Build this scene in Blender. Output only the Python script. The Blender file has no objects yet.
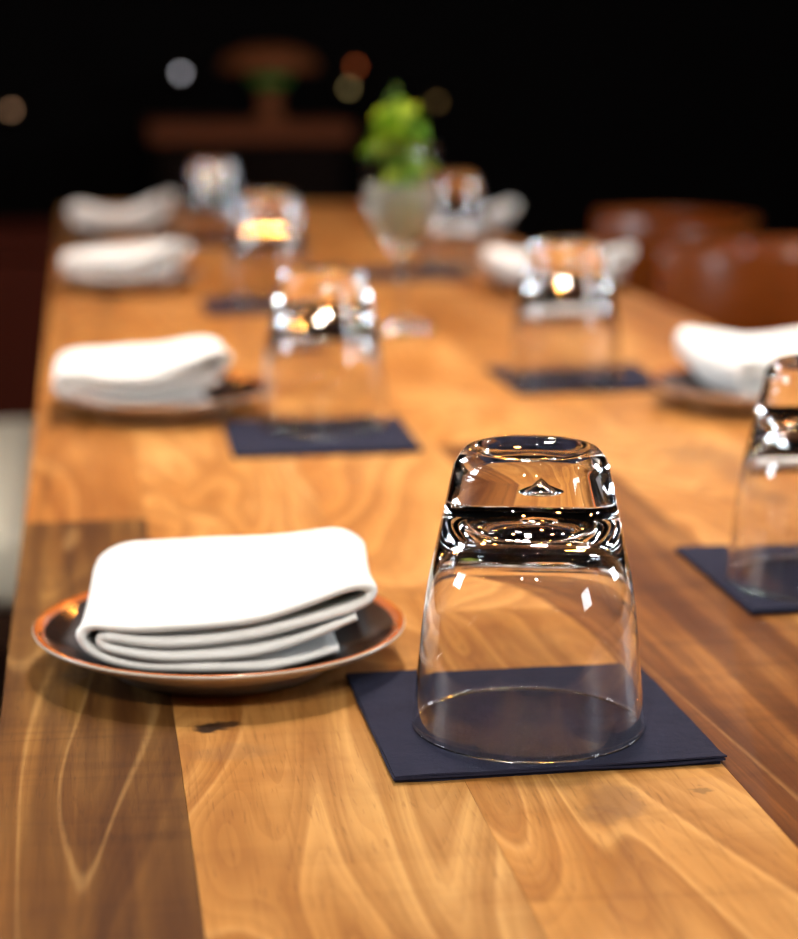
import bpy, bmesh, math, random
from mathutils import Vector, Matrix, noise

# ------------------------------------------------------------------ camera, world, lights, exposure
sc = bpy.context.scene
COL = sc.collection
TZ = 0.75                                   # table top height
FPX = 2012.0                                # focal length in pixels of the 798x939 frame
CX, CY = 399.0, 469.5
PITCH = math.atan((CY - 50.0) / FPX)        # horizon at row 50
YAW = math.atan((CX - 80.0) * math.cos(PITCH) / FPX)   # table runs to (80, 50)
CAM = Vector((0.0, 0.0, TZ + 0.2624))
FWD = Vector((math.sin(YAW) * math.cos(PITCH), math.cos(YAW) * math.cos(PITCH), -math.sin(PITCH)))
RGT = Vector((math.cos(YAW), -math.sin(YAW), 0.0))
UPV = RGT.cross(FWD)

cam_data = bpy.data.cameras.new('camera')
cam = bpy.data.objects.new('camera', cam_data)
COL.objects.link(cam)
cam.matrix_world = Matrix.Translation(CAM) @ Matrix((RGT, UPV, -FWD)).transposed().to_4x4()
cam_data.sensor_fit = 'VERTICAL'
cam_data.sensor_height = 36.0
cam_data.lens = FPX / 939.0 * 36.0
cam_data.clip_start = 0.02
cam_data.clip_end = 60
cam_data.dof.use_dof = True
cam_data.dof.focus_distance = 0.745
cam_data.dof.aperture_fstop = 6.0
sc.camera = cam

world = bpy.data.worlds.new('World')
sc.world = world
world.use_nodes = True
world.node_tree.nodes['Background'].inputs[0].default_value = (0.55, 0.6, 0.7, 1)
world.node_tree.nodes['Background'].inputs[1].default_value = 0.0

def area_light(name, loc, target, power, size, color, shape='DISK', size_y=None, spread=180):
    d = bpy.data.lights.new(name, 'AREA')
    d.energy = power
    d.shape = shape
    d.size = size
    if size_y:
        d.size_y = size_y
    d.color = color
    d.spread = math.radians(spread)
    o = bpy.data.objects.new(name, d)
    COL.objects.link(o)
    o.location = loc
    o.rotation_euler = (Vector(target) - Vector(loc)).to_track_quat('-Z', 'Y').to_euler()
    return o

WARM = (1.0, 0.90, 0.77)
# ceiling downlights (side, sideboard and rear ones added for accents and fill; housings built below): x, y, watts, colour
WHITE = (1.0, 0.93, 0.84)
DOWNLIGHTS = [(0.20, 1.16, 4.4, WARM), (0.30, 1.62, 2.6, WARM), (0.30, 2.25, 1.6, WARM), (-0.85, 1.15, 0.6, WHITE), (1.45, 0.95, 0.6, WHITE),
              (-0.85, 2.35, 0.9, WHITE), (1.30, 1.75, 1.5, WHITE), (0.45, 4.35, 0.32, WARM), (-0.55, -0.85, 4.2, WHITE), (0.05, -1.05, 4.2, WHITE)]
for lx, ly, pw, colr in DOWNLIGHTS:
    # the two behind the camera are added front fill, tilted towards the table
    area_light('downlight_lamp', (lx, ly, 2.33), (lx, ly, 0) if ly > 0 else (0.15, 0.9, 0.75), pw, 0.11, colr, spread=110)
# windows added for glass highlights, two at the sides, a third behind the camera: x, y, z, width, height, watts
ADDED_WINDOWS = [(-2.3, 1.55, 1.75, 0.6, 0.6, 22.0), (3.0, 1.75, 1.75, 0.6, 0.6, 26.0), (3.0, -1.15, 1.75, 0.8, 0.7, 22.0)]
for wx, wy, wz, ww, wh, pw in ADDED_WINDOWS:
    loc = (wx * 0.985, wy, wz) if wy > -1.9 else (wx, wy * 0.985, wz)
    aim = (0.2, wy, wz) if wy > -1.9 else (wx, 1.0, wz)
    area_light('window_daylight', loc, aim, pw, ww, (0.82, 0.92, 1.0), 'RECTANGLE', wh)

vs = sc.view_settings
vs.view_transform = 'Standard'
vs.look = 'None'
vs.gamma = 1.0
vs.use_curve_mapping = False
vs.exposure = 0.88
sc.cycles.max_bounces = 24
sc.cycles.transmission_bounces = 20
sc.cycles.glossy_bounces = 8
sc.cycles.diffuse_bounces = 4
sc.cycles.caustics_refractive = True
sc.cycles.caustics_reflective = True
sc.cycles.use_denoising = True
sc.cycles.sample_clamp_indirect = 200.0

# ------------------------------------------------------------------ helpers
def ray(px, py):
    return FWD * FPX + RGT * (px - CX) - UPV * (py - CY)

def at_z(px, py, z=TZ):
    """point of the horizontal plane z seen at pixel (px, py)"""
    r = ray(px, py)
    return CAM + r * ((z - CAM.z) / r.z)

def at_y(px, py, y):
    """point of the plane across the room at distance y seen at pixel (px, py)"""
    r = ray(px, py)
    return CAM + r * (y / r.y)

def tag(o, label=None, cat=None, group=None, kind=None):
    if label: o['label'] = label
    if cat: o['category'] = cat
    if group: o['group'] = group
    if kind: o['kind'] = kind
    return o

def empty(name, loc=(0, 0, 0), rz=0.0):
    o = bpy.data.objects.new(name, None)
    o.empty_display_size = 0.05
    COL.objects.link(o)
    o.location = loc
    o.rotation_euler = (0, 0, rz)
    return o

def mesh_obj(name, me, mat=None, parent=None):
    o = bpy.data.objects.new(name, me)
    COL.objects.link(o)
    if mat is not None and not me.materials:
        me.materials.append(mat)
    if parent is not None:
        o.parent = parent
    return o

def from_bm(name, bm, mat=None, parent=None, smooth=True, recalc=True):
    if recalc:
        bmesh.ops.recalc_face_normals(bm, faces=bm.faces[:])
    me = bpy.data.meshes.new(name)
    bm.to_mesh(me)
    bm.free()
    for p in me.polygons:
        p.use_smooth = smooth
    return mesh_obj(name, me, mat, parent)

def add_box(bm, x0, x1, y0, y1, z0, z1, bevel=0.0, seg=2):
    r = bmesh.ops.create_cube(bm, size=1.0)
    for v in r['verts']:
        v.co = Vector(((x0 + x1) / 2 + v.co.x * (x1 - x0), (y0 + y1) / 2 + v.co.y * (y1 - y0), (z0 + z1) / 2 + v.co.z * (z1 - z0)))
    if bevel > 0:
        es = list({e for v in r['verts'] for e in v.link_edges})
        bmesh.ops.bevel(bm, geom=es, offset=bevel, segments=seg, affect='EDGES', profile=0.5)

def box(name, x0, x1, y0, y1, z0, z1, mat, parent=None, bevel=0.0, seg=2, smooth=False):
    bm = bmesh.new()
    add_box(bm, x0, x1, y0, y1, z0, z1, bevel, seg)
    return from_bm(name, bm, mat, parent, smooth)

def lathe_bm(profile, n=64, bm=None, closed=False):
    """revolve (r, z) points about z; points with r == 0 become poles"""
    bm = bm or bmesh.new()
    rings = []
    for r, z in profile:
        if r < 1e-7:
            rings.append([bm.verts.new((0, 0, z))])
        else:
            rings.append([bm.verts.new((r * math.cos(2 * math.pi * i / n), r * math.sin(2 * math.pi * i / n), z)) for i in range(n)])
    pairs = list(zip(rings[:-1], rings[1:]))
    if closed:
        pairs.append((rings[-1], rings[0]))
    for a, b in pairs:
        for i in range(n):
            j = (i + 1) % n
            if len(a) == 1 and len(b) == 1:
                break
            if len(a) == 1:
                bm.faces.new((a[0], b[i], b[j]))
            elif len(b) == 1:
                bm.faces.new((a[i], a[j], b[0]))
            else:
                bm.faces.new((a[i], a[j], b[j], b[i]))
    return bm

def spline(pts, sub=8, closed=False):
    """Catmull-Rom through the points"""
    out = []
    n = len(pts)
    P = [Vector(p) for p in pts]
    for i in range(n - 1):
        p0 = P[i - 1] if i > 0 else P[0] * 2 - P[1]
        p1, p2 = P[i], P[i + 1]
        p3 = P[i + 2] if i + 2 < n else P[-1] * 2 - P[-2]
        for k in range(sub):
            t = k / sub
            out.append(0.5 * ((2 * p1) + (p2 - p0) * t + (2 * p0 - 5 * p1 + 4 * p2 - p3) * t * t + (3 * p1 - p0 - 3 * p2 + p3) * t ** 3))
    out.append(P[-1])
    return out

def add_tube(bm, pts, r, n=8, r2=None):
    pts = [Vector(p) for p in pts]
    rings = []
    for i, p in enumerate(pts):
        d = (pts[min(i + 1, len(pts) - 1)] - pts[max(i - 1, 0)]).normalized()
        a = d.orthogonal().normalized() if abs(d.z) > 0.9 else d.cross(Vector((0, 0, 1))).normalized()
        if i and (a.dot(prev) < 0):
            a = -a
        prev = a
        b = d.cross(a)
        rr = r + ((r2 if r2 is not None else r) - r) * i / max(1, len(pts) - 1)
        rings.append([bm.verts.new(p + (a * math.cos(2 * math.pi * k / n) + b * math.sin(2 * math.pi * k / n)) * rr) for k in range(n)])
    for A, B in zip(rings[:-1], rings[1:]):
        for k in range(n):
            bm.faces.new((A[k], A[(k + 1) % n], B[(k + 1) % n], B[k]))
    bm.faces.new(rings[0][::-1])
    bm.faces.new(rings[-1])

def copy_tree(root, parent=None):
    c = root.copy()
    COL.objects.link(c)
    c.parent = parent
    for ch in list(root.children):
        copy_tree(ch, c)
    return c

# ------------------------------------------------------------------ materials
class NT:
    def __init__(self, name):
        self.m = bpy.data.materials.new(name)
        self.m.use_nodes = True
        self.t = self.m.node_tree
        self.b = self.t.nodes['Principled BSDF']
    def node(self, kind, **kw):
        n = self.t.nodes.new(kind)
        for k, v in kw.items():
            setattr(n, k, v)
        return n
    def set(self, sock, v):
        if hasattr(v, 'is_linked') or isinstance(v, bpy.types.NodeSocket):
            self.t.links.new(v, sock)
        else:
            if hasattr(sock.default_value, '__len__') and not isinstance(v, (int, float)):
                v = tuple(v) + ((1.0,) if len(v) == 3 and len(sock.default_value) == 4 else ())
            sock.default_value = v
    def p(self, name, v):
        self.set(self.b.inputs[name], v)
    def math(self, op, a, b=0.0, c=0.0, clamp=False):
        n = self.node('ShaderNodeMath', operation=op)
        n.use_clamp = clamp
        self.set(n.inputs[0], a); self.set(n.inputs[1], b); self.set(n.inputs[2], c)
        return n.outputs[0]
    def mix(self, fac, a, b, blend='MIX'):
        n = self.node('ShaderNodeMix', data_type='RGBA', blend_type=blend)
        self.set(n.inputs[0], fac); self.set(n.inputs[6], a); self.set(n.inputs[7], b)
        return n.outputs[2]
    def ramp(self, v, lo, hi):
        n = self.node('ShaderNodeMapRange')
        n.clamp = True
        n.interpolation_type = 'SMOOTHSTEP'
        self.set(n.inputs[0], v); self.set(n.inputs[1], lo); self.set(n.inputs[2], hi)
        return n.outputs[0]
    def noise(self, vec, scale=1.0, detail=2.0, rough=0.5, dist=0.0):
        n = self.node('ShaderNodeTexNoise')
        self.set(n.inputs['Vector'], vec)
        self.set(n.inputs['Scale'], scale); self.set(n.inputs['Detail'], detail)
        self.set(n.inputs['Roughness'], rough); self.set(n.inputs['Distortion'], dist)
        return n.outputs[0]
    def mapping(self, vec, scale, loc=(0, 0, 0)):
        n = self.node('ShaderNodeMapping')
        self.set(n.inputs[0], vec); self.set(n.inputs['Location'], loc); self.set(n.inputs['Scale'], scale)
        return n.outputs[0]
    def bump(self, h, strength, dist=0.001):
        n = self.node('ShaderNodeBump')
        self.set(n.inputs['Height'], h); n.inputs['Strength'].default_value = strength; n.inputs['Distance'].default_value = dist
        self.p('Normal', n.outputs[0])

def plain(name, color, rough=0.5, metal=0.0, mottle=0.15, nscale=30.0, coat=0.0, bump=0.0, spec=0.5):
    M = NT(name)
    co = M.node('ShaderNodeTexCoord').outputs['Object']
    n = M.noise(co, nscale, 3.0)
    dark = tuple(c * (1 - mottle) for c in color)
    M.p('Base Color', M.mix(n, dark, color))
    M.p('Roughness', rough); M.p('Metallic', metal); M.p('Specular IOR Level', spec)
    if coat:
        M.p('Coat Weight', coat); M.p('Coat Roughness', 0.08)
    if bump:
        M.bump(n, bump)
    return M.m

def wood_table():
    """oiled hardwood; the plank's own tone comes from the object colour (rgb = sapwood colour, a = share of dark heartwood)"""
    M = NT('oiled_table_wood')
    co = M.node('ShaderNodeTexCoord').outputs['Object']
    info = M.node('ShaderNodeObjectInfo')
    off = M.node('ShaderNodeCombineXYZ')
    M.set(off.inputs[0], M.math('MULTIPLY', info.outputs['Random'], 7.0))
    M.set(off.inputs[1], M.math('MULTIPLY', info.outputs['Random'], 31.0))
    M.set(off.inputs[2], M.math('MULTIPLY', info.outputs['Random'], 13.0))
    va = M.node('ShaderNodeVectorMath', operation='ADD')
    M.set(va.inputs[0], co); M.set(va.inputs[1], off.outputs[0])
    P = va.outputs[0]
    # dark heartwood planks are cut straighter: their figure is drawn out more
    st = M.node('ShaderNodeCombineXYZ')
    st.inputs[0].default_value = 1.0; st.inputs[2].default_value = 1.0
    M.set(st.inputs[1], M.math('SUBTRACT', 1.25, M.math('MULTIPLY', info.outputs['Alpha'], 1.45)))
    vm = M.node('ShaderNodeVectorMath', operation='MULTIPLY')
    M.set(vm.inputs[0], P); M.set(vm.inputs[1], st.outputs[0])
    PS = vm.outputs[0]
    # growth rings: contour lines of a field drawn out along the plank
    field = M.noise(M.mapping(PS, (9.0, 2.6, 8.0)), 1.0, 2.0, 0.45, 0.5)
    rings = M.math('FRACT', M.math('MULTIPLY', field, 15.0))
    line = M.math('MULTIPLY', M.ramp(rings, 0.0, 0.85), M.math('SUBTRACT', 1.0, M.ramp(rings, 0.86, 1.0)))
    fine = M.ramp(M.math('FRACT', M.math('MULTIPLY', field, 62.0)), 0.1, 0.95)
    # pale thin ring lines that follow the same field
    r2 = M.math('ABSOLUTE', M.math('SUBTRACT', M.math('FRACT', M.math('MULTIPLY', field, 7.5)), 0.5))
    pale = M.math('SUBTRACT', 1.0, M.ramp(r2, 0.0, 0.05))
    # fibres, streaks, curl and blotches
    fibre = M.noise(M.mapping(P, (520.0, 14.0, 60.0)), 1.0, 3.0, 0.6, 0.4)
    pores = M.noise(M.mapping(P, (900.0, 60.0, 100.0)), 1.0, 2.0, 0.5)
    streak = M.noise(M.mapping(P, (46.0, 1.6, 20.0)), 1.0, 3.0, 0.6, 0.5)
    curl = M.noise(M.mapping(P, (7.0, 70.0, 10.0)), 1.0, 2.0, 0.5, 0.8)
    blot = M.noise(M.mapping(P, (16.0, 9.0, 10.0)), 1.0, 4.0, 0.6, 0.8)
    tint = M.noise(M.mapping(P, (11.0, 4.0, 10.0), (2, 7, 3)), 1.0, 2.0, 0.5, 0.5)
    sap = info.outputs['Color']
    sap = M.mix(M.ramp(tint, 0.35, 0.7), sap, M.mix(1.0, sap, (0.80, 0.66, 0.46), 'MULTIPLY'))
    heart = M.mix(1.0, sap, (0.31, 0.235, 0.16), 'MULTIPLY')
    share = info.outputs['Alpha']
    hm = M.math('ADD', M.math('MULTIPLY', streak, 0.8), M.math('MULTIPLY', field, 0.4))
    hmask = M.ramp(M.math('ADD', hm, M.math('SUBTRACT', share, 1.0)), -0.02, 0.30)
    c = M.mix(hmask, sap, heart)
    c = M.mix(M.math('MULTIPLY', line, 0.7), c, M.mix(1.0, c, (0.60, 0.48, 0.34), 'MULTIPLY'))
    c = M.mix(M.math('MULTIPLY', fine, 0.3), c, M.mix(1.0, c, (0.62, 0.5, 0.36), 'MULTIPLY'))
    c = M.mix(M.math('MULTIPLY', pale, 0.25), c, M.mix(0.5, c, (0.85, 0.52, 0.2)))
    c = M.mix(M.math('MULTIPLY', M.ramp(curl, 0.45, 0.75), M.math('MULTIPLY', share, 0.8)), c, M.mix(1.0, c, (0.5, 0.4, 0.3), 'MULTIPLY'))
    c = M.mix(M.math('MULTIPLY', M.ramp(blot, 0.52, 0.75), 0.45), c, M.mix(1.0, c, (0.55, 0.38, 0.24), 'MULTIPLY'))
    c = M.mix(M.math('MULTIPLY', M.ramp(fibre, 0.5, 0.72), 0.3), c, M.mix(1.0, c, (0.5, 0.4, 0.3), 'MULTIPLY'))
    c = M.mix(M.math('MULTIPLY', M.ramp(pores, 0.62, 0.72), 0.4), c, M.mix(1.0, c, (0.4, 0.3, 0.22), 'MULTIPLY'))
    # marks with a shape of their own: a dark bark pocket and darker blotches, in table coordinates
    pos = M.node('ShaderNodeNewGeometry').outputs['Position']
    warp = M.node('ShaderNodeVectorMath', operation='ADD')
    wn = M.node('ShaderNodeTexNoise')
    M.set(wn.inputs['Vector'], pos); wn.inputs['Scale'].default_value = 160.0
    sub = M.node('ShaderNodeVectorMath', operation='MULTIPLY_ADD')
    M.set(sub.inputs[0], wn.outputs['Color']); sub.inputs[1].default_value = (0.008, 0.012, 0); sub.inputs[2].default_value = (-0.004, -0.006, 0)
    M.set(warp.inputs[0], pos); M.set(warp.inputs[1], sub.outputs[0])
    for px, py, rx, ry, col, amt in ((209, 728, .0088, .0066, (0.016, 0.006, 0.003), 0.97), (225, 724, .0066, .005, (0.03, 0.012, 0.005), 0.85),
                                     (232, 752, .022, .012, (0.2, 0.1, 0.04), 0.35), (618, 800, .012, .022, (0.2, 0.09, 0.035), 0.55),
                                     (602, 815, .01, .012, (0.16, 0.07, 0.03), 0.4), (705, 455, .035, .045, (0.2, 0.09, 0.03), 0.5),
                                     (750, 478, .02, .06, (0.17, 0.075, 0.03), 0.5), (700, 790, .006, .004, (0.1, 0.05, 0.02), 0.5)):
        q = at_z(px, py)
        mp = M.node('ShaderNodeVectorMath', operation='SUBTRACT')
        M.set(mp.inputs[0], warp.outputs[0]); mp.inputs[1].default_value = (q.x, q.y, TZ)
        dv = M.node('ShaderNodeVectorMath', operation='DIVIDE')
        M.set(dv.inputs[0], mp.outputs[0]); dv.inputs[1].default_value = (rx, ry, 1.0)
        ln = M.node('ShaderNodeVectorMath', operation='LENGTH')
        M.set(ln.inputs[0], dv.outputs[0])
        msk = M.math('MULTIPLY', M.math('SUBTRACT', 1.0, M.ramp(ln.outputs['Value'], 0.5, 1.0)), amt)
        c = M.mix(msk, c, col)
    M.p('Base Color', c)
    M.p('Roughness', M.math('ADD', 0.46, M.math('MULTIPLY', fibre, 0.16)))
    M.p('Specular IOR Level', 0.2)
    M.bump(M.math('ADD', M.math('MULTIPLY', fibre, 0.6), M.math('MULTIPLY', line, 0.25)), 0.12, 0.0008)
    return M.m

def cloth_mat():
    M = NT('white_napkin_cloth')
    co = M.node('ShaderNodeTexCoord').outputs['Object']
    w1 = M.noise(M.mapping(co, (900, 2600, 2600)), 1.0, 1.0)
    w2 = M.noise(M.mapping(co, (2600, 900, 900)), 1.0, 1.0)
    big = M.noise(co, 70.0, 3.0)
    M.p('Base Color', M.mix(big, (0.84, 0.85, 0.84), (0.91, 0.91, 0.89)))
    M.p('Roughness', 0.92)
    M.p('Sheen Weight', 0.25); M.p('Sheen Roughness', 0.5)
    M.p('Specular IOR Level', 0.15)
    M.bump(M.math('ADD', M.math('ADD', w1, w2), M.math('MULTIPLY', big, 1.2)), 0.35, 0.0007)
    return M.m

def paper_mat():
    M = NT('navy_paper')
    co = M.node('ShaderNodeTexCoord').outputs['Object']
    n = M.noise(co, 1100.0, 3.0, 0.7)
    b = M.noise(co, 60.0, 4.0, 0.65)
    M.p('Base Color', M.mix(M.math('ADD', M.math('MULTIPLY', n, 0.5), M.math('MULTIPLY', b, 0.5)), (0.009, 0.010, 0.022), (0.027, 0.028, 0.054)))
    M.p('Roughness', 0.85); M.p('Specular IOR Level', 0.12)
    M.bump(M.math('ADD', n, M.math('MULTIPLY', b, 3.0)), 0.6, 0.0008)
    return M.m

def glass_mat(name='clear_glass', color=(1, 1, 1), ior=1.5, rough=0.0):
    M = NT(name)
    co = M.node('ShaderNodeTexCoord').outputs['Object']
    M.p('Base Color', color)
    M.p('Transmission Weight', 1.0); M.p('IOR', ior); M.p('Roughness', rough)
    return M.m

def glaze_dark():
    M = NT('dark_brown_glaze')
    co = M.node('ShaderNodeTexCoord').outputs['Object']
    n = M.noise(co, 60.0, 3.0)
    M.p('Base Color', M.mix(n, (0.012, 0.007, 0.006), (0.03, 0.016, 0.012)))
    M.p('Roughness', 0.15); M.p('Specular IOR Level', 0.35)
    return M.m

def floor_mat():
    M = NT('dark_floor_wood')
    co = M.node('ShaderNodeTexCoord').outputs['Object']
    g = M.noise(M.mapping(co, (60.0, 3.0, 10.0)), 1.0, 4.0, 0.6)
    M.p('Base Color', M.mix(g, (0.02, 0.008, 0.004), (0.05, 0.018, 0.009)))
    M.p('Roughness', 0.45)
    M.bump(g, 0.1)
    return M.m

def chair_wood():
    M = NT('red_brown_polished_wood')
    co = M.node('ShaderNodeTexCoord').outputs['Object']
    g = M.noise(M.mapping(co, (14.0, 14.0, 90.0)), 1.0, 4.0, 0.6, 0.3)
    M.p('Base Color', M.mix(g, (0.085, 0.018, 0.003), (0.23, 0.055, 0.008)))
    M.p('Roughness', 0.2); M.p('Specular IOR Level', 0.35)
    return M.m

def leaf_mat():
    M = NT('fresh_green_leaf')
    info = M.node('ShaderNodeObjectInfo')
    co = M.node('ShaderNodeTexCoord').outputs['Object']
    n = M.noise(co, 60.0, 2.0)
    c = M.mix(info.outputs['Random'], (0.12, 0.36, 0.015), (0.50, 0.62, 0.03))
    M.p('Base Color', M.mix(M.math('MULTIPLY', n, 0.5), c, (0.08, 0.24, 0.01)))
    M.p('Roughness', 0.4)
    tr = M.node('ShaderNodeBsdfTranslucent')
    M.set(tr.inputs[0], c)
    mx = M.node('ShaderNodeMixShader')
    mx.inputs[0].default_value = 0.35
    out = M.t.nodes['Material Output']
    M.t.links.new(M.b.outputs[0], mx.inputs[1]); M.t.links.new(tr.outputs[0], mx.inputs[2]); M.t.links.new(mx.outputs[0], out.inputs[0])
    return M.m

def emit(name, color, strength):
    M = NT(name)
    co = M.node('ShaderNodeTexCoord').outputs['Object']
    n = M.noise(co, 20.0, 1.0)
    M.p('Base Color', M.mix(n, color, tuple(c * 0.9 for c in color)))
    M.p('Emission Color', color); M.p('Emission Strength', strength)
    return M.m

M_WOOD = wood_table()
M_CLOTH = cloth_mat()
M_PAPER = paper_mat()
M_GLASS = glass_mat()
M_GLAZE = glaze_dark()
M_RIM = plain('burnt_orange_glaze', (0.58, 0.15, 0.03), 0.16, mottle=0.45, nscale=120, coat=0.5)
M_STONE = plain('cream_stoneware', (0.55, 0.46, 0.38), 0.3, mottle=0.1, nscale=80)
M_FLOOR = floor_mat()
M_WALL = plain('charcoal_wall_paint', (0.004, 0.0036, 0.0036), 0.95, nscale=6, spec=0.0)
M_CEIL = plain('black_ceiling_paint', (0.004, 0.004, 0.004), 0.95, nscale=6, spec=0.0)
M_CHAIR = chair_wood()
M_DARKW = plain('dark_stained_wood', (0.03, 0.011, 0.005), 0.6, nscale=40, spec=0.15)
M_CREAM = plain('cream_upholstery', (0.62, 0.57, 0.46), 0.85, mottle=0.12, nscale=200, bump=0.15)
M_METAL = plain('black_metal', (0.02, 0.02, 0.02), 0.4, 0.8)
M_LEAF = leaf_mat()
M_STEM = plain('green_stem', (0.10, 0.22, 0.02), 0.5)

# ------------------------------------------------------------------ the room
FX0, FX1, FY0, FY1, FZ1 = -2.3, 3.0, -2.0, 5.6, 2.4
tag(box('floor', FX0, FX1, FY0, FY1, -0.05, 0.0, M_FLOOR), kind='structure')
tag(box('ceiling', FX0, FX1, FY0, FY1, FZ1, FZ1 + 0.05, M_CEIL), kind='structure')
tag(box('wall_back', FX0, FX1, FY1, FY1 + 0.1, 0, FZ1, M_WALL), kind='structure')
tag(box('wall_left', FX0 - 0.1, FX0, FY0, FY1, 0, FZ1, M_WALL), kind='structure')
tag(box('wall_right', FX1, FX1 + 0.1, FY0, FY1, 0, FZ1, M_WALL), kind='structure')
tag(box('wall_front', FX0, FX1, FY0 - 0.1, FY0, 0, FZ1, M_WALL), kind='structure')
for i, (wx, wy, wz, ww, wh, _) in enumerate(ADDED_WINDOWS):
    w = empty('window_%d' % (i + 1), (wx, wy, wz), math.pi / 2 if wy < -1.9 else (0.0 if wx < 0 else math.pi))  # unseen frames round the added highlight lights
    tag(w, kind='structure')
    for e in (-1, 1):
        box('window_frame', 0.002, 0.05, e * (ww / 2 + 0.02) - 0.02, e * (ww / 2 + 0.02) + 0.02, -wh / 2 - 0.04, wh / 2 + 0.04, M_DARKW, w)
        box('window_frame', 0.002, 0.05, -ww / 2, ww / 2, e * (wh / 2 + 0.02) - 0.02, e * (wh / 2 + 0.02) + 0.02, M_DARKW, w)

def downlight(x, y, label):
    d = empty('downlight', (x, y, FZ1))
    tag(d, label, 'ceiling light', 'downlights over the table')
    from_bm('trim_ring', lathe_bm([(0.07, 0.0), (0.1, 0.0), (0.1, -0.008), (0.07, -0.012)], 32, closed=True), M_METAL, d)
    from_bm('housing', lathe_bm([(0.072, 0.0), (0.078, 0.0), (0.078, -0.06), (0.072, -0.06)], 32, closed=True), M_METAL, d)
for (lx, ly, _, _), nm in zip(DOWNLIGHTS, ('over the front place settings', 'over the middle of the table', 'over the far half of the table', 'left of the front place settings',
                                           'right of the front place settings', 'over the cream bench', 'over the nearest brown chair', 'in front of the sideboard',
                                           'behind the camera, towards the left wall', 'behind the camera, in line with the table')):
    downlight(lx, ly, 'round black ceiling downlight ' + nm)

# amber and white pendants added above the frame for glints in the glasses
M_BULB = emit('amber_filament_glow', (1.0, 0.34, 0.05), 300.0)
M_BULBW = emit('white_bulb_glow', (0.95, 0.97, 1.0), 380.0)
def pendant(x, y, z, mat, label):
    d = empty('pendant_lamp', (x, y, z))
    tag(d, label, 'pendant lamp', 'bare bulb pendants above the table')
    from_bm('bulb', lathe_bm([(0, -.016), (.006, -.0145), (.011, -.010), (.013, -.004), (.012, .003), (.008, .014), (.006, .032), (0, .032)], 24), mat, d)
    from_bm('socket', lathe_bm([(0, .0325), (.014, .0325), (.016, .036), (.016, .07), (.006, .078), (0, .078)], 20), M_METAL, d)
    bm = bmesh.new()
    add_tube(bm, [(0, 0, .078), (0, 0, FZ1 - z)], .003, 6)
    from_bm('cord', bm, M_METAL, d)
for k, (px_, py_, pz_, mm, nm) in enumerate(((-0.25, 2.6, 1.62, M_BULB, 'amber, over the left of the table'), (0.55, 2.15, 1.68, M_BULB, 'amber, over the right of the table'), (0.3, 3.4, 1.7, M_BULB, 'amber, over the far end of the table'),
                                             (0.05, 1.35, 1.85, M_BULB, 'amber, over the front place settings'), (0.62, 1.3, 1.85, M_BULB, 'amber, right of the front place settings'),
                                             (-0.7, 3.6, 1.75, M_BULBW, 'white, beyond the cream bench'), (1.25, 3.9, 1.8, M_BULBW, 'white, beyond the far brown chair'),
                                             (-0.9, 0.7, 1.75, M_BULBW, 'white, left of the camera'), (1.3, 0.5, 1.75, M_BULBW, 'white, right of the camera'))):
    pendant(px_, py_, pz_, mm, 'bare bulb pendant lamp, ' + nm)

# ------------------------------------------------------------------ the table
TX0, TX1, TY0, TY1, TTH = -0.040, 0.597, 0.50, 3.52, 0.04
table = empty('dining_table', ((TX0 + TX1) / 2, (TY0 + TY1) / 2, 0))
tag(table, 'long dining table of oiled wooden planks set with glasses and napkins', 'table')
rnd = random.Random(7)
S_GOLD = (0.50, 0.265, 0.082)
S_LIGHT = (0.60, 0.30, 0.09)
S_MID = (0.49, 0.222, 0.058)
S_DARK = (0.31, 0.158, 0.040)
# strip edges across the table, and for each strip the end joints with each plank's tone (sapwood colour, heartwood share)
rows = [(-0.040, 0.029, [(0.50, S_DARK, .62), (1.13, S_MID, .35), (1.95, S_MID, .45), (2.7, S_DARK, .5)]),
        (0.029, 0.131, [(0.50, S_GOLD, .25), (0.99, S_LIGHT, .15), (1.70, S_MID, .3), (2.45, S_LIGHT, .3)]),
        (0.131, 0.230, [(0.50, S_GOLD, .34), (0.955, S_LIGHT, .2), (1.55, S_MID, .25), (2.3, S_MID, .4)]),
        (0.230, 0.325, [(0.50, S_MID, .62), (1.32, S_LIGHT, .2), (2.05, S_MID, .3), (2.9, S_MID, .4)]),
        (0.325, 0.416, [(0.50, S_LIGHT, .25), (1.62, S_MID, .25), (2.2, S_LIGHT, .25)]),
        (0.416, 0.506, [(0.50, S_MID, .3), (1.22, S_LIGHT, .3), (1.92, S_MID, .5), (2.7, S_MID, .3)]),
        (0.506, 0.597, [(0.50, S_LIGHT, .3), (1.45, S_MID, .45), (2.35, S_MID, .35)])]
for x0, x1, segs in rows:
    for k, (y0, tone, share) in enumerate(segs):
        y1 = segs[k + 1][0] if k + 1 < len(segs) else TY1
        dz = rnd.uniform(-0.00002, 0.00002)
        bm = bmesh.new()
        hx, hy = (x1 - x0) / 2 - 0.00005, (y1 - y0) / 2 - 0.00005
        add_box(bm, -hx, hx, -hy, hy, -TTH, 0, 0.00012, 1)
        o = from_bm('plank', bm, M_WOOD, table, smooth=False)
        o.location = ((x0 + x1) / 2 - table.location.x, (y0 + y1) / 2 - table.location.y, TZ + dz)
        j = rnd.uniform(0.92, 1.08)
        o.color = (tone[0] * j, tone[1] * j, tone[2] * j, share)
tx, ty = table.location.x, table.location.y
for s in (-1, 1):
    box('apron', s * 0.24 - 0.011, s * 0.24 + 0.011, -1.5, 1.5, TZ - TTH - 0.09, TZ - TTH - 0.001, M_DARKW, table, 0.003)
    for e in (-1, 1):
        box('leg', s * 0.24 - 0.035, s * 0.24 + 0.035, e * 1.42 - 0.035, e * 1.42 + 0.035, 0, TZ - TTH - 0.001, M_DARKW, table, 0.006)

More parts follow.
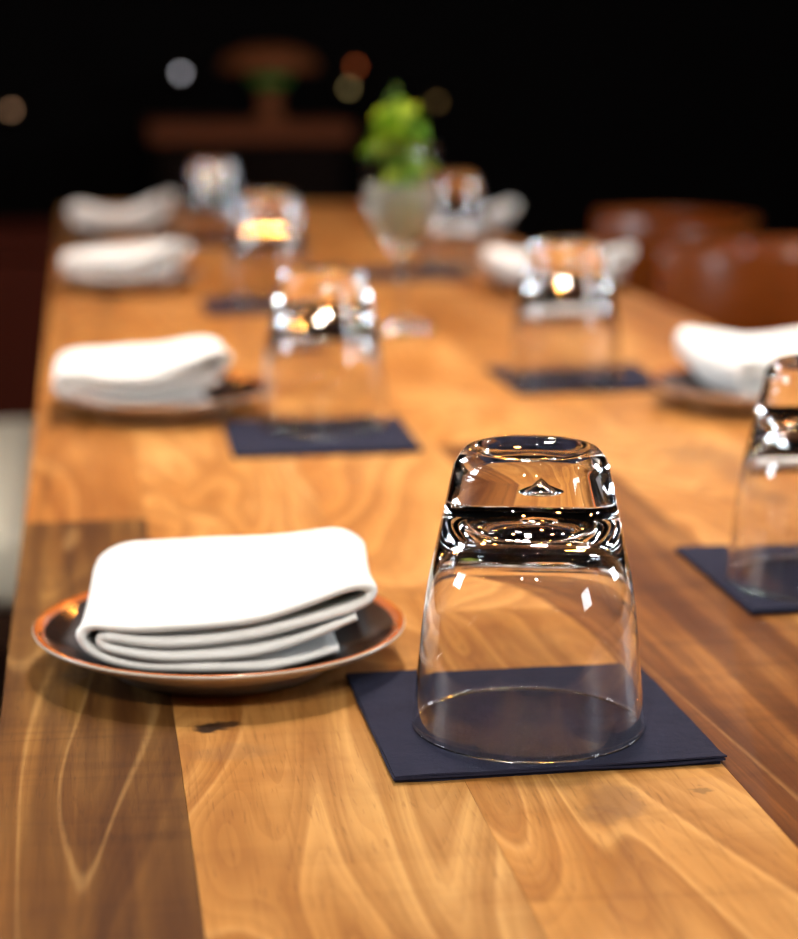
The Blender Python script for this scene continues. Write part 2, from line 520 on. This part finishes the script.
# ------------------------------------------------------------------ tumblers
def tumbler_mesh():
    R, H = 0.046, 0.1112
    outer = [(1.0, 0.0), (.976, .09), (.953, .18), (.925, .31), (.892, .44), (.855, .54), (.808, .63), (.762, .72), (.714, .81), (.675, .885), (.645, .94)]
    o2 = spline([(r * R, z * H, 0) for r, z in outer], 3)
    prof = []
    # under the foot: shallow punt with a raised centre
    prof += [(0, H - 0.0030), (0.003, H - 0.0031), (0.008, H - 0.0034), (0.013, H - 0.0031), (0.0175, H - 0.0021), (0.0205, H - 0.0010), (0.0225, H - 0.0002), (0.0240, H), (0.0256, H - 0.0008), (0.0272, H - 0.0024), (0.0285, H - 0.0044)]
    prof += [(p.x, p.y) for p in reversed(o2)]
    prof = prof[:-1] + [(R - 0.0002, 0.0009), (R - 0.0006, 0.0002), (R - 0.0011, 0.0)]
    # inner wall up to the rounded cavity floor
    inner = []
    for r, z in ((0.972, .012), (.951, .09), (.926, .18), (.896, .31), (.855, .44), (.803, .54), (.73, .625), (.645, .685), (.53, .73), (.37, .758), (.18, .772), (0.0, .776)):
        inner.append((r * R, z * H, 0))
    inn = spline(inner, 3)
    prof += [(max(0.0, p.x), p.y) for p in inn]
    prof[-1] = (0.0, prof[-1][1])
    bm = lathe_bm(prof, 96)
    bmesh.ops.recalc_face_normals(bm, faces=bm.faces[:])
    me = bpy.data.meshes.new('tumbler_body')
    bm.to_mesh(me); bm.free()
    for p in me.polygons: p.use_smooth = True
    return me

def bubble_mesh():
    # teardrop of air caught in the thick foot, normals turned into the bubble
    bm = lathe_bm([(0, .0040), (.0012, .0035), (.0026, .0027), (.0044, .0016), (.0058, .0007), (.0060, .0002), (.0052, -.0002), (.003, -.0005), (0, -.0006)], 32)
    bmesh.ops.recalc_face_normals(bm, faces=bm.faces[:])
    bmesh.ops.reverse_faces(bm, faces=bm.faces[:])
    me = bpy.data.meshes.new('air_bubble')
    bm.to_mesh(me); bm.free()
    for p in me.polygons: p.use_smooth = True
    return me
ME_TUMB, ME_BUB = tumbler_mesh(), bubble_mesh()
NAPT = 0.0030
def tumbler(x, y, rz, label):
    t = empty('tumbler', (x, y, TZ + NAPT), rz)
    tag(t, label, 'glass', 'upturned tumblers on navy paper napkins')
    mesh_obj('glass_body', ME_TUMB, M_GLASS, t)
    b = mesh_obj('air_bubble', ME_BUB, M_GLASS, t)
    b.location = (0.0025 * math.cos(rz + YAW), -0.0025 * math.sin(rz + YAW), 0.0930)
    return t

# ------------------------------------------------------------------ paper napkins
def ply_mesh(w, d, z0, z1, seed, curl):
    n = 20
    bm = bmesh.new()
    def zz(u, v, base):
        x, y = (u - .5) * w, (v - .5) * d
        e = max(abs(u - .5), abs(v - .5)) * 2
        k = max(0.0, (e - 0.72) / 0.28)
        z = base + k * k * 0.0006 * noise.noise((u * 4 + seed, v * 4, seed * 1.7))
        if v < .5:
            z += curl * max(0.0, (0.06 - v) / 0.06) * (0.35 + 0.65 * u * u)
        return Vector((x + 0.0006 * noise.noise((v * 5, seed, 2.0)), y + 0.0009 * noise.noise((u * 4, seed, 9.0)), z))
    top = [[bm.verts.new(zz(i / n, j / n, z1)) for j in range(n + 1)] for i in range(n + 1)]
    bot = [[bm.verts.new(zz(i / n, j / n, z0)) for j in range(n + 1)] for i in range(n + 1)]
    for i in range(n):
        for j in range(n):
            bm.faces.new((top[i][j], top[i + 1][j], top[i + 1][j + 1], top[i][j + 1]))
            bm.faces.new((bot[i][j], bot[i][j + 1], bot[i + 1][j + 1], bot[i + 1][j]))
    for k in range(n):
        bm.faces.new((top[k][0], bot[k][0], bot[k + 1][0], top[k + 1][0]))
        bm.faces.new((top[k + 1][n], bot[k + 1][n], bot[k][n], top[k][n]))
        bm.faces.new((top[0][k + 1], bot[0][k + 1], bot[0][k], top[0][k]))
        bm.faces.new((top[n][k], bot[n][k], bot[n][k + 1], top[n][k + 1]))
    return bm

def paper_napkin(x, y, rz, label, seed):
    p = empty('paper_napkin', (x, y, TZ), rz)
    tag(p, label, 'napkin', 'navy paper napkins under the tumblers')
    from_bm('ply', ply_mesh(0.124, 0.126, 0.0003, 0.0012, seed, 0.0), M_PAPER, p, smooth=False)
    o = from_bm('ply', ply_mesh(0.126, 0.128, 0.0013, 0.0021, seed + 4, 0.0004), M_PAPER, p, smooth=False)
    o.location = (0.0004, -0.0006, 0)
    o = from_bm('ply', ply_mesh(0.126, 0.127, 0.0022, 0.0029, seed + 9, 0.0010), M_PAPER, p, smooth=False)
    o.location = (0.0010, -0.0010, 0)
    return p

# glass centre and paper-napkin centre, by the pixels where they stand on the table
settings = []
def put(glass_px, nap_c, rz, gl, nl, seed):
    g = at_z(*glass_px, TZ + NAPT)
    paper_napkin(nap_c[0], nap_c[1], rz, nl, seed)
    tumbler(g.x, g.y, seed * 0.7, gl)
put((528, 724), (0.1665, 0.7520), 0.01, 'large sharp upturned clear tumbler at the very front of the table', 'sharp navy paper napkin under the front tumbler beside the brown plate', 1)
put((324, 424), (0.154, 1.357), -0.015, 'blurred upturned tumbler beside the second white napkin on the left', 'navy paper napkin beside the second plate on the left', 2)
put((269, 297), (0.181, 2.090), 0.0, 'upturned tumbler with orange glints, third along the left side of the table', 'navy paper napkin half hidden behind the second tumbler on the left', 3)
put((214, 240), (0.163, 2.820), 0.02, 'farthest upturned tumbler on the left against the dark background', 'farthest dark paper napkin beside the last plate on the left', 4)
put((818, 580), (0.368, 0.945), 0.0, 'upturned tumbler cut off by the right edge of the picture', 'navy paper napkin cut off by the right edge of the picture', 5)
put((565, 379), (0.390, 1.572), 0.01, 'upturned tumbler in the middle of the right side near a brown chair', 'navy paper napkin in the middle of the right side of the table', 6)
put((454, 264), (0.382, 2.360), 0.0, 'farthest upturned tumbler on the right just behind the leafy herb glass', 'small blurred navy paper napkin behind the leafy herb glass', 7)

# ------------------------------------------------------------------ plates
PR = 0.079
def plate_meshes():
    under = [(0, .0035), (.040, .0035), (.0425, .0), (.0465, .0), (.0485, .0042), (.058, .0078), (.068, .0118), (.0755, .0155), (.0786, .0175), (.079, .0184), (.0785, .0190)]
    band = [(.0786, .0190), (.0782, .01925), (.0770, .0191), (.0752, .0183), (.0738, .0175), (.0740, .0167), (.0764, .0177), (.0780, .0186)]
    inner = [(.0740, .01745), (.0722, .01660), (.0690, .0148), (.0610, .0116), (.053, .0088), (.047, .0073), (.040, .0068), (0, .0066), (0, .0060), (.047, .0066), (.0610, .0108), (.0722, .0158), (.0740, .0166)]
    return under, band, inner
u_, b_, i_ = plate_meshes()
def make_lathe_mesh(name, prof, n, mat, closed):
    bm = lathe_bm(prof, n, closed=closed)
    bmesh.ops.recalc_face_normals(bm, faces=bm.faces[:])
    me = bpy.data.meshes.new(name)
    bm.to_mesh(me); bm.free()
    for p in me.polygons: p.use_smooth = True
    me.materials.append(mat)
    return me
ME_PU = make_lathe_mesh('plate_body', u_ + [(.0740, .0160), (.060, .0100), (.047, .0062), (0, .0056)], 96, M_STONE, False)
ME_PB = make_lathe_mesh('plate_rim', b_, 96, M_RIM, True)
ME_PI = make_lathe_mesh('plate_glaze', i_, 96, M_GLAZE, False)
def plate(x, y, label):
    p = empty('side_plate', (x, y, TZ + 0.0004))
    p.scale = (1.02, 1.02, 1.0)
    tag(p, label, 'plate', 'brown-rimmed side plates under the cloth napkins')
    mesh_obj('body', ME_PU, None, p)
    o = mesh_obj('rim_band', ME_PB, None, p); o['label'] = 'burnt orange glazed rim'
    o = mesh_obj('inner_glaze', ME_PI, None, p); o['label'] = 'glossy dark brown inside of the plate'
    return p

# ------------------------------------------------------------------ folded cloth napkins
PLATE_H = [(0, .0070), (.040, .0070), (.047, .0076), (.053, .0090), (.061, .0118), (.069, .0150), (.075, .0181), (.0782, .0196), (.095, .0196)]
def plate_height(r):
    for (r0, h0), (r1, h1) in zip(PLATE_H[:-1], PLATE_H[1:]):
        if r <= r1:
            return h0 + (h1 - h0) * (r - r0) / (r1 - r0)
    return PLATE_H[-1][1]

def napkin_bm(off=(0, 0), rz=0.0, W=0.128, D=0.130, lift=1.0, saddle=0.0, seed=0, th=0.0044, tip=0.0):
    """one long strip of doubled cloth folded over and under itself, drawn as a thick ribbon across and swept back in depth"""
    front = [(112, 3.8), (84, 2.6), (60, 2.4), (34, 2.4), (13, 2.6), (4, 4.6), (0, 9.5), (2, 14.2), (8, 16.6), (25, 17.4), (50, 18.8), (75, 21.4), (98, 25.2), (114, 28.2), (122, 28.2),
             (126.5, 25.2), (124.5, 21.8), (117, 20.2), (100, 18.4), (76, 15.6), (50, 13.2), (25, 12.2), (14, 11.8), (9.0, 10.4), (9.0, 8.2), (14, 7.1), (40, 7.2), (70, 8.6), (95, 11.4), (111, 14.0), (120, 15.6)]
    back = [(106, 2.2), (84, 2.0), (60, 2.0), (34, 2.0), (12, 2.2), (4.0, 4.2), (1.5, 8.5), (3.2, 13.2), (9, 15.9), (25, 17.0), (50, 17.8), (75, 18.8), (98, 20.4), (112, 21.6), (119, 21.2),
            (122.5, 18.4), (120.5, 15.0), (114, 13.4), (100, 12.6), (76, 12.4), (50, 12.2), (25, 11.8), (12, 11.3), (7.8, 9.6), (8.6, 7.2), (16, 6.3), (40, 6.4), (70, 6.6), (95, 7.2), (110, 7.8), (116, 8.0)]
    sub = 5
    nt = 34
    rows_t = []
    for j in range(nt + 1):
        t = j / nt
        t = 0.5 - 0.5 * math.cos(math.pi * t) * (1 - 0.25 * math.sin(math.pi * t) ** 2) if 0 else t
        # denser near both hems
        t = t + 0.16 * math.sin(2 * math.pi * t) * -1 / (2 * math.pi) * 4.0
        t = min(1.0, max(0.0, t))
        a = min(1.0, t / 0.75)
        a = a * a * (3 - 2 * a)
        pts = []
        for (fx, fz), (bx_, bz) in zip(front, back):
            x = fx + (bx_ - fx) * a
            z = (fz + (bz * 0.95 - fz) * a)
            x = 64 + (x - 64) * (1 + 0.045 * a)
            z = z if z < 6 else 6 + (z - 6) * lift
            pts.append((x * W / 128 - W / 2, z / 1000, 0))
        cl = spline(pts, sub)
        rows_t.append((t, cl))
    bm = bmesh.new()
    loops = []
    for t, cl in rows_t:
        n = len(cl)
        edge = min(t, 1 - t) * D
        half = th * 0.5 * min(1.0, math.sqrt(max(0.0, 1 - (1 - min(1.0, edge / (th * 0.55))) ** 2)) * 0.8 + 0.2)
        Lp, Rp = [], []
        for i in range(n):
            p = cl[i]
            d = (cl[min(i + 1, n - 1)] - cl[max(i - 1, 0)])
            d.normalize()
            nrm = Vector((-d.y, d.x, 0))
            s = i / (n - 1)
            hw = half * (0.8 if (s < 0.03 or s > 0.97) else 1.0)
            u = p.x / W + 0.5
            # the layers do not end on one line; cloth waves gently
            yj = 0.0022 * noise.noise((s * 9 + seed, 3.1, 0.5)) + 0.0012 * noise.noise((s * 31 + seed, 1.1, 4.5))
            zoff = 0.0009 * noise.noise((u * 3 + seed, t * 2.5, s * 2)) + saddle * ((u - .5) ** 2 * 4 - 0.4) + tip * max(0.0, 0.45 - u) * 2
            # rounded far corners of the fold
            cr = max(0.0, (t - 0.86) / 0.14)
            xin = (1 - 2 * u) * 0.007 * cr * cr
            for sgn, L in ((1, Lp), (-1, Rp)):
                q = p + nrm * hw * sgn
                y = (t - .5) * D + yj * (1 - 2 * t)
                wx = off[0] + (q.x + xin) * math.cos(rz) - y * math.sin(rz)
                wy = off[1] + (q.x + xin) * math.sin(rz) + y * math.cos(rz)
                hh = plate_height(math.hypot(wx, wy)) + 0.0007
                k = 1.0 - 0.40 * min(1.0, max(0.0, q.y) / 0.022)
                L.append(Vector((q.x + xin, y, max(0.0, max(0.0001, q.y) + min(zoff, zoff * q.y / 0.012)) + 0.0077 + (hh - 0.0077) * k)))
        loops.append([bm.verts.new(v) for v in Lp + Rp[::-1]])
    for A, B in zip(loops[:-1], loops[1:]):
        m = len(A)
        for k in range(m):
            bm.faces.new((A[k], A[(k + 1) % m], B[(k + 1) % m], B[k]))
    for A, flip in ((loops[0], False), (loops[-1], True)):
        m = len(A) // 2
        for k in range(m - 1):
            q = (A[k], A[k + 1], A[-2 - k], A[-1 - k])
            bm.faces.new(q[::-1] if flip else q)
    return bm

def cloth_napkin(px_, py_, off, rz, label, **kw):
    bm = napkin_bm(off, rz, **kw)
    o = from_bm('cloth_napkin', bm, M_CLOTH)
    o.location = (px_ + off[0], py_ + off[1], TZ + 0.0004)
    o.rotation_euler = (0, 0, rz)
    tag(o, label, 'napkin', 'folded white cloth napkins on the side plates')
    return o

place = [  # plate centre, napkin offset, yaw, labels, shape
    ((0.0525, 0.846), (0.0070, 0.020), -0.10, 'side plate with burnt orange rim at the front left', 'sharp thick folded white cloth napkin at the front left', dict(seed=1, W=0.122, lift=1.15, D=0.126)),
    ((0.0520, 1.475), (-0.013, 0.012), -0.02, 'blurred brown plate second from the front on the left', 'second white cloth napkin from the front on the left side', dict(seed=5, lift=1.5, W=0.124)),
    ((0.0480, 2.275), (-0.004, 0.012), 0.0, 'brown plate third from the front along the left side', 'third folded white napkin from the front on the left side', dict(seed=9, lift=1.5, W=0.138)),
    ((0.0540, 2.930), (-0.001, 0.010), 0.03, 'farthest side plate at the left end of the table', 'farthest left white napkin with a dip in the middle of its top', dict(seed=13, lift=1.75, saddle=0.010, W=0.145)),
]
for (px_, py_), (ox, oy), rz, pl, nl, kw in place:
    plate(px_, py_, pl)
    cloth_napkin(px_, py_, (ox, oy), rz, nl, **kw)
right = [
    ((0.496, 1.436), (0.035, 0.038), 0.10, 'brown plate under the wedge of white napkin at the right', 'white napkin angled over the plate nearest on the right', dict(seed=21, lift=1.35, tip=0.014, W=0.134)),
    ((0.515, 2.19), (0.006, 0.01), 0.3, 'plate hidden behind the middle tumbler on the right', 'white napkin showing either side of the middle right tumbler', dict(seed=25, lift=1.3, tip=0.01, W=0.125)),
    ((0.525, 2.86), (0.008, 0.0), 0.35, 'farthest plate on the right beyond the leafy herb glass', 'farthest white napkin on the right beyond the leafy herb glass', dict(seed=29, lift=1.3, W=0.115)),
]
for (px_, py_), (ox, oy), rz, pl, nl, kw in right:
    plate(px_, py_, pl)
    cloth_napkin(px_, py_, (ox, oy), rz, nl, **kw)

# ------------------------------------------------------------------ stemmed glass with herbs
M_WATER = glass_mat('cloudy_water', (0.93, 0.95, 0.82), 1.333)
M_WATER.node_tree.nodes['Principled BSDF'].inputs['Transmission Weight'].default_value = 0.72
hp = at_z(402, 330)
hg = empty('herb_goblet', (hp.x, hp.y, TZ))
tag(hg, 'stemmed clear glass holding a bunch of fresh green herbs', 'vase')
gprof = [(0, .0), (.028, .0), (.030, .0012), (.0296, .0022), (.020, .0036), (.009, .0062), (.0046, .011), (.0038, .020), (.0036, .045), (.0042, .064), (.0075, .074), (.0165, .081),
         (.027, .091), (.0335, .106), (.0362, .124), (.0362, .146), (.0345, .172), (.0338, .1755), (.0328, .1755), (.0334, .172), (.035, .146), (.035, .124), (.0322, .1065), (.0258, .0925), (.0155, .0835), (.006, .0795), (0, .0785)]
from_bm('goblet', lathe_bm(gprof, 64), M_GLASS, hg)
wprof = [(0, .0790), (.0060, .0800), (.0153, .0840), (.0255, .0929), (.0318, .1068), (.0346, .124), (.0346, .138), (0, .138)]
from_bm('water', lathe_bm(wprof, 48), M_WATER, hg)
def leaf_mesh(L, Wd, fold):
    bm = bmesh.new()
    n = 6
    cols = []
    for i in range(n + 1):
        s = i / n
        w = Wd * math.sin(math.pi * min(1, 0.06 + s * 0.94) ** 0.8) * 0.5
        z = -fold * L * s * s
        cols.append([bm.verts.new((-w, s * L, z + w * 0.35)), bm.verts.new((0, s * L, z)), bm.verts.new((w, s * L, z + w * 0.35))])
    for A, B in zip(cols[:-1], cols[1:]):
        bm.faces.new((A[0], A[1], B[1], B[0])); bm.faces.new((A[1], A[2], B[2], B[1]))
    me = bpy.data.meshes.new('leaf')
    bm.to_mesh(me); bm.free()
    for p in me.polygons: p.use_smooth = True
    me.materials.append(M_LEAF)
    return me
leaf_meshes = [leaf_mesh(.026, .017, .2), leaf_mesh(.021, .015, .35), leaf_mesh(.030, .018, .45)]
rl = random.Random(3)
tops = [(-.012, .0, .252), (-.020, .006, .225), (.004, -.006, .240), (.020, .0, .205), (.012, .010, .222), (-.004, .012, .262), (.026, -.004, .180), (-.024, -.006, .196), (.008, -.01, .19)]
for a in tops:
    base = Vector((rl.uniform(-.006, .006), rl.uniform(-.006, .006), .083))
    topv = Vector((a[0], a[1], .083 + (a[2] - .083) * 0.82))
    mid = (base + topv) / 2 + Vector((rl.uniform(-.006, .006), rl.uniform(-.006, .006), 0))
    mid.x *= 0.6
    path = spline([base, mid, topv], 6)
    bm = bmesh.new()
    add_tube(bm, path, .0020, 6, .0010)
    st = from_bm('stem', bm, M_STEM, hg)
    for k in range(13):
        s = rl.uniform(0.42, 1.0)
        q = path[min(len(path) - 1, int(s * (len(path) - 1)))]
        lf = mesh_obj('leaf', leaf_meshes[rl.randrange(3)], None, st)
        lf.location = q
        lf.rotation_euler = (rl.uniform(-0.9, 0.7), rl.uniform(-0.5, 0.5), rl.uniform(0, 6.283))
        s_ = rl.uniform(.75, 1.15) * (0.55 if q.z < .165 else 1.0)
        lf.scale = (s_, s_, s_)

# ------------------------------------------------------------------ chairs on the right
BACK_ANG = math.radians(86)
def make_chair(label):
    c = empty('barrel_chair')
    tag(c, label, 'chair', 'brown wooden chairs along the right side')
    # seat: rounded slab
    from_bm('seat', lathe_bm([(0, .425), (.19, .425), (.205, .432), (.21, .442), (.205, .455), (.19, .460), (0, .452)], 48), M_CHAIR, c)
    # curved back, open to the front (-y local)
    bm = bmesh.new()
    n, R, th = 36, 0.25, 0.018
    ang = BACK_ANG
    prof = [(0, .55), (0, .56), (.004, .65), (.012, .745), (.016, .767), (.020, .773)]
    secs = []
    for i in range(n + 1):
        a = -ang + 2 * ang * i / n
        drop = 0.012 * (abs(a) / ang) ** 3
        sec = []
        for side in (0, 1):
            pr = prof if side == 0 else prof[::-1]
            for dr, z in pr:
                k = (z - .55) / .223
                r = R + dr + side * th
                sec.append(bm.verts.new((r * math.sin(a), r * math.cos(a), z - drop * k)))
        secs.append(sec)
    for A, B in zip(secs[:-1], secs[1:]):
        m = len(A)
        for k in range(m):
            bm.faces.new((A[k], A[(k + 1) % m], B[(k + 1) % m], B[k]))
    bm.faces.new(secs[0]); bm.faces.new(secs[-1][::-1])
    from_bm('backrest', bm, M_CHAIR, c)
    for a in (-1.1, -0.4, 0.4, 1.1):
        bm = bmesh.new()
        add_tube(bm, [(.185 * math.sin(a), .185 * math.cos(a), .448), (.262 * math.sin(a), .262 * math.cos(a), .565)], .011, 10)
        from_bm('back_post', bm, M_CHAIR, c)
    for sx in (-1, 1):
        for sy in (-1, 1):
            bm = bmesh.new()
            add_tube(bm, [(sx * .13, sy * .13, .43), (sx * .18, sy * .18, 0.0)], .017, 10, .012)
            from_bm('leg', bm, M_CHAIR, c)
    return c
ch1 = make_chair('polished brown chair with curved back nearest on the right')
def seat_chair(c, far_end, deg):
    # stand the chair so that the far end of its curved back meets the given point
    a = math.radians(deg)
    lx, ly = -0.26 * math.sin(BACK_ANG), 0.26 * math.cos(BACK_ANG)
    c.location = (far_end.x - (lx * math.cos(a) - ly * math.sin(a)), far_end.y - (lx * math.sin(a) + ly * math.cos(a)), 0)
    c.rotation_euler = (0, 0, a)
ch2 = copy_tree(ch1)
ch2['label'] = 'farther brown chair with curved back mostly lost in the dark'
seat_chair(ch1, at_z(664, 250, 0.76), -62)
seat_chair(ch2, at_z(594, 212, 0.76), -111)

# ------------------------------------------------------------------ cream bench on the left, dark bench farther back
def bench(name, x0, x1, y0, y1, ztop, thick, mat, label):
    b = empty(name, ((x0 + x1) / 2, (y0 + y1) / 2, 0))
    tag(b, label, 'bench')
    hx, hy = (x1 - x0) / 2, (y1 - y0) / 2
    bm = bmesh.new()
    add_box(bm, -hx, hx, -hy, hy, ztop - thick, ztop, 0.025, 4)
    from_bm('cushion', bm, mat, b)
    box('frame', -hx + .01, hx - .01, -hy + .01, hy - .01, ztop - thick - .05, ztop - thick + .0, M_DARKW, b, 0.004)
    for sx in (-1, 1):
        for sy in (-1, 1):
            box('leg', sx * (hx - .04) - .02, sx * (hx - .04) + .02, sy * (hy - .05) - .02, sy * (hy - .05) + .02, 0, ztop - thick - .05, M_DARKW, b, 0.003)
    return b
bench('cushioned_bench', -0.62, 0.02, 2.33, 3.10, 0.46, 0.095, M_CREAM, 'cream cushioned seat beside the left edge of the table')

lc = empty('low_cabinet', (-0.75, 4.45, 0))
tag(lc, 'low dark red-brown cabinet in the gloom at the far left', 'cabinet')
M_RED = plain('dark_red_brown_lacquer', (0.06, 0.009, 0.003), 0.7, nscale=30, spec=0.1)
box('top_board', -0.85, 0.85, -0.26, 0.26, 0.60, 0.63, M_RED, lc, 0.004)
box('body', -0.83, 0.83, -0.23, 0.25, 0.06, 0.599, M_RED, lc, 0.003)
box('plinth', -0.80, 0.80, -0.20, 0.23, 0.0, 0.059, M_DARKW, lc)
for k in range(4):
    d = box('door', -0.82 + k * 0.411, -0.82 + k * 0.411 + 0.404, -0.25, -0.231, 0.075, 0.59, M_RED, lc, 0.003)
    box('knob', -0.82 + k * 0.411 + 0.36, -0.82 + k * 0.411 + 0.376, -0.268, -0.2505, 0.36, 0.376, M_METAL, d, 0.003)

# ------------------------------------------------------------------ sideboard at the back with a lamp on it
sb_y = 5.05
sl, sr = at_y(150, 128, sb_y), at_y(352, 128, sb_y)
ztop = at_y(250, 124, sb_y).z
sb = empty('sideboard', ((sl.x + sr.x) / 2, sb_y + 0.2, 0))
tag(sb, 'dark brown wooden sideboard against the back wall', 'sideboard')
hw = (sr.x - sl.x) / 2
M_SBD = plain('black_stained_wood', (0.006, 0.003, 0.002), 0.8, nscale=40, spec=0.05)
M_SB = plain('brown_sideboard_wood', (0.12, 0.032, 0.010), 0.6, nscale=40, spec=0.1)
box('top_board', -hw, hw, -0.2, 0.2, ztop - 0.045, ztop, M_SB, sb, 0.004)
box('body', -hw + .02, hw - .02, -0.18, 0.19, 0.12, ztop - 0.046, M_SBD, sb, 0.003)
for s in (-1, 1):
    d = box('door', min(0.004 * s, s * (hw - .03)), max(0.004 * s, s * (hw - .03)), -0.198, -0.181, 0.14, ztop - 0.06, M_SBD, sb, 0.003)
    box('knob', s * .03 - .008, s * .03 + .008, -0.215, -0.1985, 0.5, 0.516, M_METAL, d, 0.003)
    for e in (-1, 1):
        box('leg', s * (hw - .05) - .02, s * (hw - .05) + .02, e * .15 - .02, e * .15 + .02, 0, 0.12, M_DARKW, sb)
lp = at_y(270, 118, sb_y + 0.15)
lamp = empty('table_lamp', (lp.x, sb_y + 0.15, ztop))
tag(lamp, 'brown table lamp with a wide shade and green neck on the sideboard', 'lamp')
M_COP = plain('copper_shade', (0.16, 0.048, 0.014), 0.6, 0.0, spec=0.15)
M_GRN = plain('green_glazed_neck', (0.03, 0.26, 0.03), 0.3)
from_bm('base', lathe_bm([(0, 0), (.045, 0), (.047, .008), (.030, .020), (.026, .05), (.034, .085), (0, .085)], 40), M_COP, lamp)
from_bm('neck', lathe_bm([(0, .085), (.035, .085), (.05, .10), (.06, .122), (0, .122)], 40), M_GRN, lamp)
from_bm('shade', lathe_bm([(.062, .120), (.125, .128), (.128, .140), (.11, .165), (.06, .185), (0, .19), (0, .184), (.058, .18), (.105, .16), (.12, .138), (.062, .125)], 48, closed=False), M_COP, lamp)

# added stand-ins for blurred glints: bulbs on the back wall
M_BR = plain('dark_brass', (0.12, 0.07, 0.03), 0.4, 0.8)
glows = [((181, 73), (0.95, 0.92, 1.0), 2.4, .006, 'small dim white wall bulb above the left of the sideboard'),
         ((11, 110), (1.0, 0.55, 0.3), 1.3, .006, 'small dim amber wall bulb at the far left'),
         ((356, 66), (1.0, 0.2, 0.05), 1.0, .006, 'small dim red wall bulb just left of the herbs'),
         ((349, 88), (1.0, 0.75, 0.3), 1.3, .005, 'small dim yellow wall bulb just left of the herbs'),
         ((437, 102), (1.0, 0.6, 0.2), 0.5, .005, 'faint amber wall bulb just right of the herbs')]
for (bx, by), colr, st, r, lab in glows:
    q = at_y(bx, by, FY1 - 0.06)
    w = empty('wall_bulb', (q.x, FY1, q.z))
    tag(w, lab, 'wall light', 'dim bulbs on the back wall')
    bm = lathe_bm([(0, 0.001), (.018, 0.001), (.018, .01), (.009, .02), (.009, .04), (0, .04)], 20)
    bmesh.ops.rotate(bm, verts=bm.verts[:], cent=(0, 0, 0), matrix=Matrix.Rotation(math.pi / 2, 3, 'X'))
    from_bm('mount', bm, M_BR, w)
    bm = bmesh.new()
    bmesh.ops.create_uvsphere(bm, u_segments=16, v_segments=10, radius=r)
    o = from_bm('bulb', bm, emit('bulb_glow', colr, st), w)
    o.location = (0, -0.058, 0)
